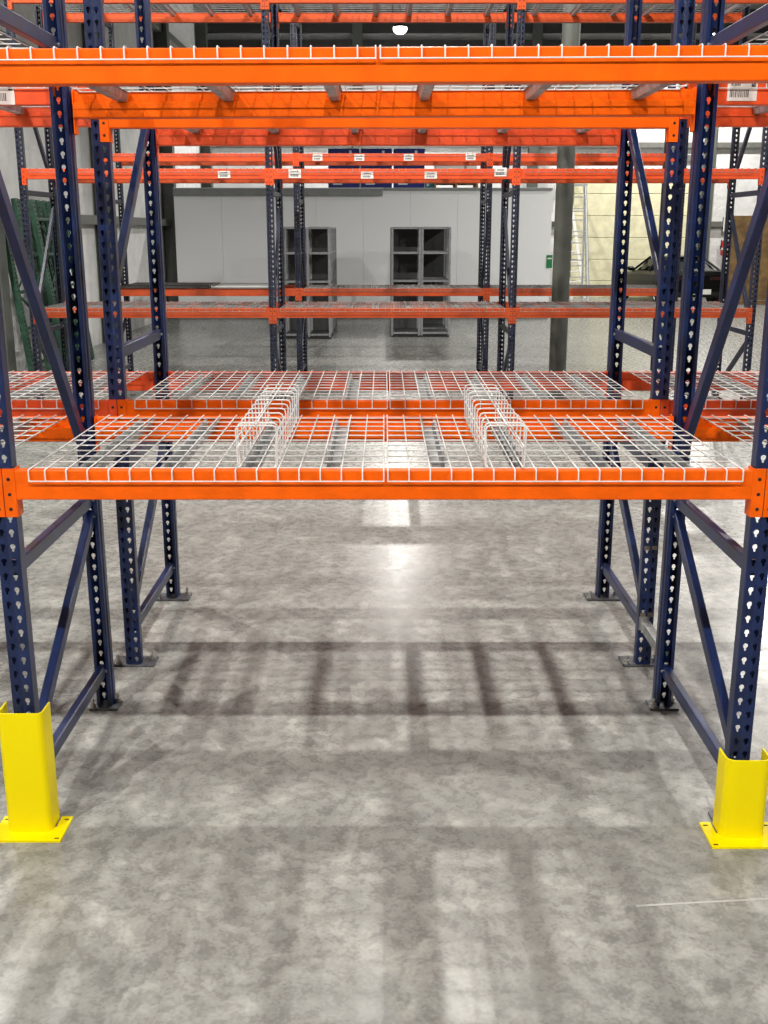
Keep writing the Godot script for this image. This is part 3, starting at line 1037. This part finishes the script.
func ladders() -> void:
	var o := thing("step_ladder", "tall aluminium step ladder standing behind the round column", "ladder", Vector3(5.06, 0, -26.0))
	for s: float in [-1.0, 1.0]:
		var st := new_st()
		tube_into(st, [Vector3(s * 0.33, 0, 0.75), Vector3(s * 0.22, 3.2, 0.06)], 0.05, 8)
		part("front_rail", st.commit(), M.alu, o)
		st = new_st()
		tube_into(st, [Vector3(s * 0.42, 0, -0.75), Vector3(s * 0.24, 3.2, -0.06)], 0.028, 6)
		part("rear_rail", st.commit(), M.alu, o)
	for k in 10:
		var t := (k + 1) / 11.0
		part("tread", rbox(Vector3(0.66 - 0.22 * t - 0.04, 0.03, 0.09), 0.004), M.alu, o, Vector3(0, 3.2 * t, lerp(0.75, 0.06, t)))
	for k in 4:
		var t := (k + 1) / 5.0
		part("rear_bar", rbox(Vector3(0.84 - 0.36 * t, 0.03, 0.03), 0.004), M.alu, o, Vector3(0, 3.2 * t, lerp(-0.75, -0.06, t)))
	part("top_cap", rbox(Vector3(0.56, 0.05, 0.24), 0.008), M.alu, o, Vector3(0, 3.22, 0))
	o = thing("ladder_section", "white ladder section leaning against the pale overhead door", "ladder", Vector3(5.95, 0.02, -30.0), 0.0)
	o.rotation = Vector3(-0.33, 0, 0.12)
	for s: float in [-1.0, 1.0]:
		part("rail", rbox(Vector3(0.09, 3.9, 0.04), 0.004), M.white, o, Vector3(s * 0.2, 1.95, 0))
	for k in 12:
		part("rung", rbox(Vector3(0.34, 0.035, 0.035), 0.004), M.alu, o, Vector3(0, 0.25 + k * 0.31, 0))

# ---------------------------------------------------------------- the black car at the back
func car() -> void:
	var o := thing("car", "black car parked at the back in front of the pale overhead door", "car", Vector3(8.72, 0, -26.7), 0.15)
	# local: rear at z = 0, front at z = -4.5, x across
	var prof := [[0.0, 0.40, 0.86, 0.78], [-0.12, 0.28, 0.96, 0.86], [-0.5, 0.24, 0.98, 0.90], [-1.2, 0.22, 0.95, 0.92], [-2.2, 0.22, 0.92, 0.92], [-3.0, 0.22, 0.90, 0.91], [-3.6, 0.22, 0.84, 0.90], [-4.2, 0.24, 0.74, 0.86], [-4.45, 0.32, 0.62, 0.76]]
	part("body", car_loft(prof, 0.86), M.car_paint, o)
	# greenhouse
	var glass := [[-0.42, 0.94, 0.97, 0.66], [-1.15, 0.93, 1.27, 0.66], [-1.7, 0.91, 1.33, 0.67], [-2.2, 0.90, 1.31, 0.67], [-3.05, 0.88, 0.91, 0.70]]
	part("windows", car_loft(glass, 0.78), M.car_glass, o)
	var st := new_st()
	rbox_into(st, Vector3(1.02, 0.04, 1.25), Vector3(0, 1.325, -1.72), 0.018)
	part("roof", st.commit(), M.car_paint, o)
	for s: float in [-1.0, 1.0]:
		for pp in [[Vector3(s * 0.80, 0.93, -0.42), Vector3(s * 0.54, 1.31, -1.15)], [Vector3(s * 0.80, 0.92, -1.75), Vector3(s * 0.56, 1.33, -1.7)], [Vector3(s * 0.80, 0.90, -3.0), Vector3(s * 0.56, 1.31, -2.3)]]:
			st = new_st()
			tube_into(st, pp, 0.035, 8)
			part("pillar", st.commit(), M.car_paint, o)
		st = new_st()
		rbox_into(st, Vector3(0.2, 0.13, 0.14), Vector3(s * 0.98, 0.97, -2.72), 0.04)
		part("mirror", st.commit(), M.car_paint, o)
		for z: float in [-0.85, -3.65]:
			var wh := part("wheel", lathe([Vector2(0.0, 0.09), Vector2(0.2, 0.1), Vector2(0.3, 0.1), Vector2(0.33, 0.07), Vector2(0.33, -0.07), Vector2(0.3, -0.1), Vector2(0.0, -0.09)], 24), M.black, o, Vector3(s * 0.80, 0.33, z), Vector3(0, 0, -s * PI / 2))
			part("rim", lathe([Vector2(0.0, 0.105), Vector2(0.05, 0.11), Vector2(0.19, 0.095), Vector2(0.21, 0.112), Vector2(0.22, 0.1)], 20), M.alu, wh)
		st = new_st()
		rbox_into(st, Vector3(0.46, 0.12, 0.05), Vector3(s * 0.5, 0.78, -0.01), 0.02)
		part("tail_light", st.commit(), paint(Color(0.16, 0.02, 0.02), 0.2), o)
	st = new_st()
	rbox_into(st, Vector3(0.52, 0.14, 0.02), Vector3(0.05, 0.42, 0.03), 0.006)
	part("number_plate", st.commit(), M.white, o)
	st = new_st()
	rbox_into(st, Vector3(1.6, 0.16, 0.1), Vector3(0, 0.36, -0.03), 0.04)
	part("bumper", st.commit(), M.black, o)

# stations of [z, bottom, top, half width]; rounded shoulders
func car_loft(prof: Array, shoulder: float) -> Mesh:
	var st := new_st()
	var rings := []
	for p in prof:
		var yb: float = p[1]
		var yt: float = p[2]
		var w: float = p[3]
		var ring := []
		for q in [[-0.92, 0.0], [-1.0, 0.2], [-1.0, 0.62], [-0.95, 0.86], [-shoulder, 1.0], [shoulder, 1.0], [0.95, 0.86], [1.0, 0.62], [1.0, 0.2], [0.92, 0.0]]:
			ring.append(Vector3(q[0] * w, lerp(yb, yt, q[1]), p[0]))
		rings.append(ring)
	for i in rings.size() - 1:
		var mid := Vector3(0, (prof[i][1] + prof[i][2]) * 0.5, (prof[i][0] + prof[i + 1][0]) * 0.5)
		for j in 10:
			var k := (j + 1) % 10
			quad(st, rings[i][j], rings[i][k], rings[i + 1][k], rings[i + 1][j], (rings[i][j] + rings[i + 1][k]) * 0.5 - mid)
	for e in [0, rings.size() - 1]:
		for j in range(1, 9):
			tri(st, rings[e][0], rings[e][j], rings[e][j + 1], Vector3.BACK if e == 0 else Vector3.FORWARD)
	return st.commit()

func wall_items() -> void:
	var o := thing("fire_extinguisher", "red fire extinguisher hung on the back wall column behind the car", "fire extinguisher", Vector3(10.62, 1.3, -30.98))
	part("cylinder", lathe([Vector2(0.0, 0.0), Vector2(0.10, 0.0), Vector2(0.115, 0.03), Vector2(0.115, 0.36), Vector2(0.08, 0.44), Vector2(0.035, 0.47), Vector2(0.0, 0.47)], 18), M.red, o)
	part("valve", rbox(Vector3(0.06, 0.07, 0.05), 0.008), M.white, o, Vector3(0, 0.50, 0))
	part("hose", rbox(Vector3(0.03, 0.3, 0.03), 0.008), M.black, o, Vector3(-0.12, 0.33, 0.04))
	part("band", lathe([Vector2(0.117, 0.17), Vector2(0.117, 0.24)], 18), M.white, o)
	part("bracket", rbox(Vector3(0.16, 0.1, 0.14), 0.004), M.column, o, Vector3(0, 0.25, -0.15))
	var s := thing("extinguisher_sign", "narrow white sign above the red fire extinguisher", "sign", Vector3(10.68, 2.27, -31.2))
	part("sign_board", rbox(Vector3(0.16, 0.5, 0.02), 0.003), M.white, s, Vector3(0, 0, 0))
	part("sign_bracket", rbox(Vector3(0.05, 0.4, 0.3), 0.003), M.column, s, Vector3(0, 0, -0.15))
	var g := thing("green_notice", "small green notice on the right end of the white room", "sign", Vector3(3.93, 1.35, -22.7))
	part("notice_board", rbox(Vector3(0.14, 0.3, 0.014), 0.003), M.sign_green, g, Vector3(0, 0, 0.0))
	part("notice_text", rbox(Vector3(0.10, 0.03, 0.004), 0.001), M.white, g, Vector3(0, 0.07, 0.008))
	var b := thing("plywood_panel", "brown wooden panel standing at the back beside the black car", "wooden panel", Vector3(11.2, 0, -28.0))
	for k in 3:
		part("board", rbox(Vector3(0.86, 2.35, 0.05), 0.004), M.ply, b, Vector3(-0.9 + k * 0.88, 1.29, 0))
	part("rail", rbox(Vector3(2.64, 0.1, 0.08), 0.004), M.ply, b, Vector3(0, 0.05, -0.05))
	part("rail", rbox(Vector3(2.64, 0.1, 0.05), 0.004), M.ply, b, Vector3(0, 1.5, -0.05))
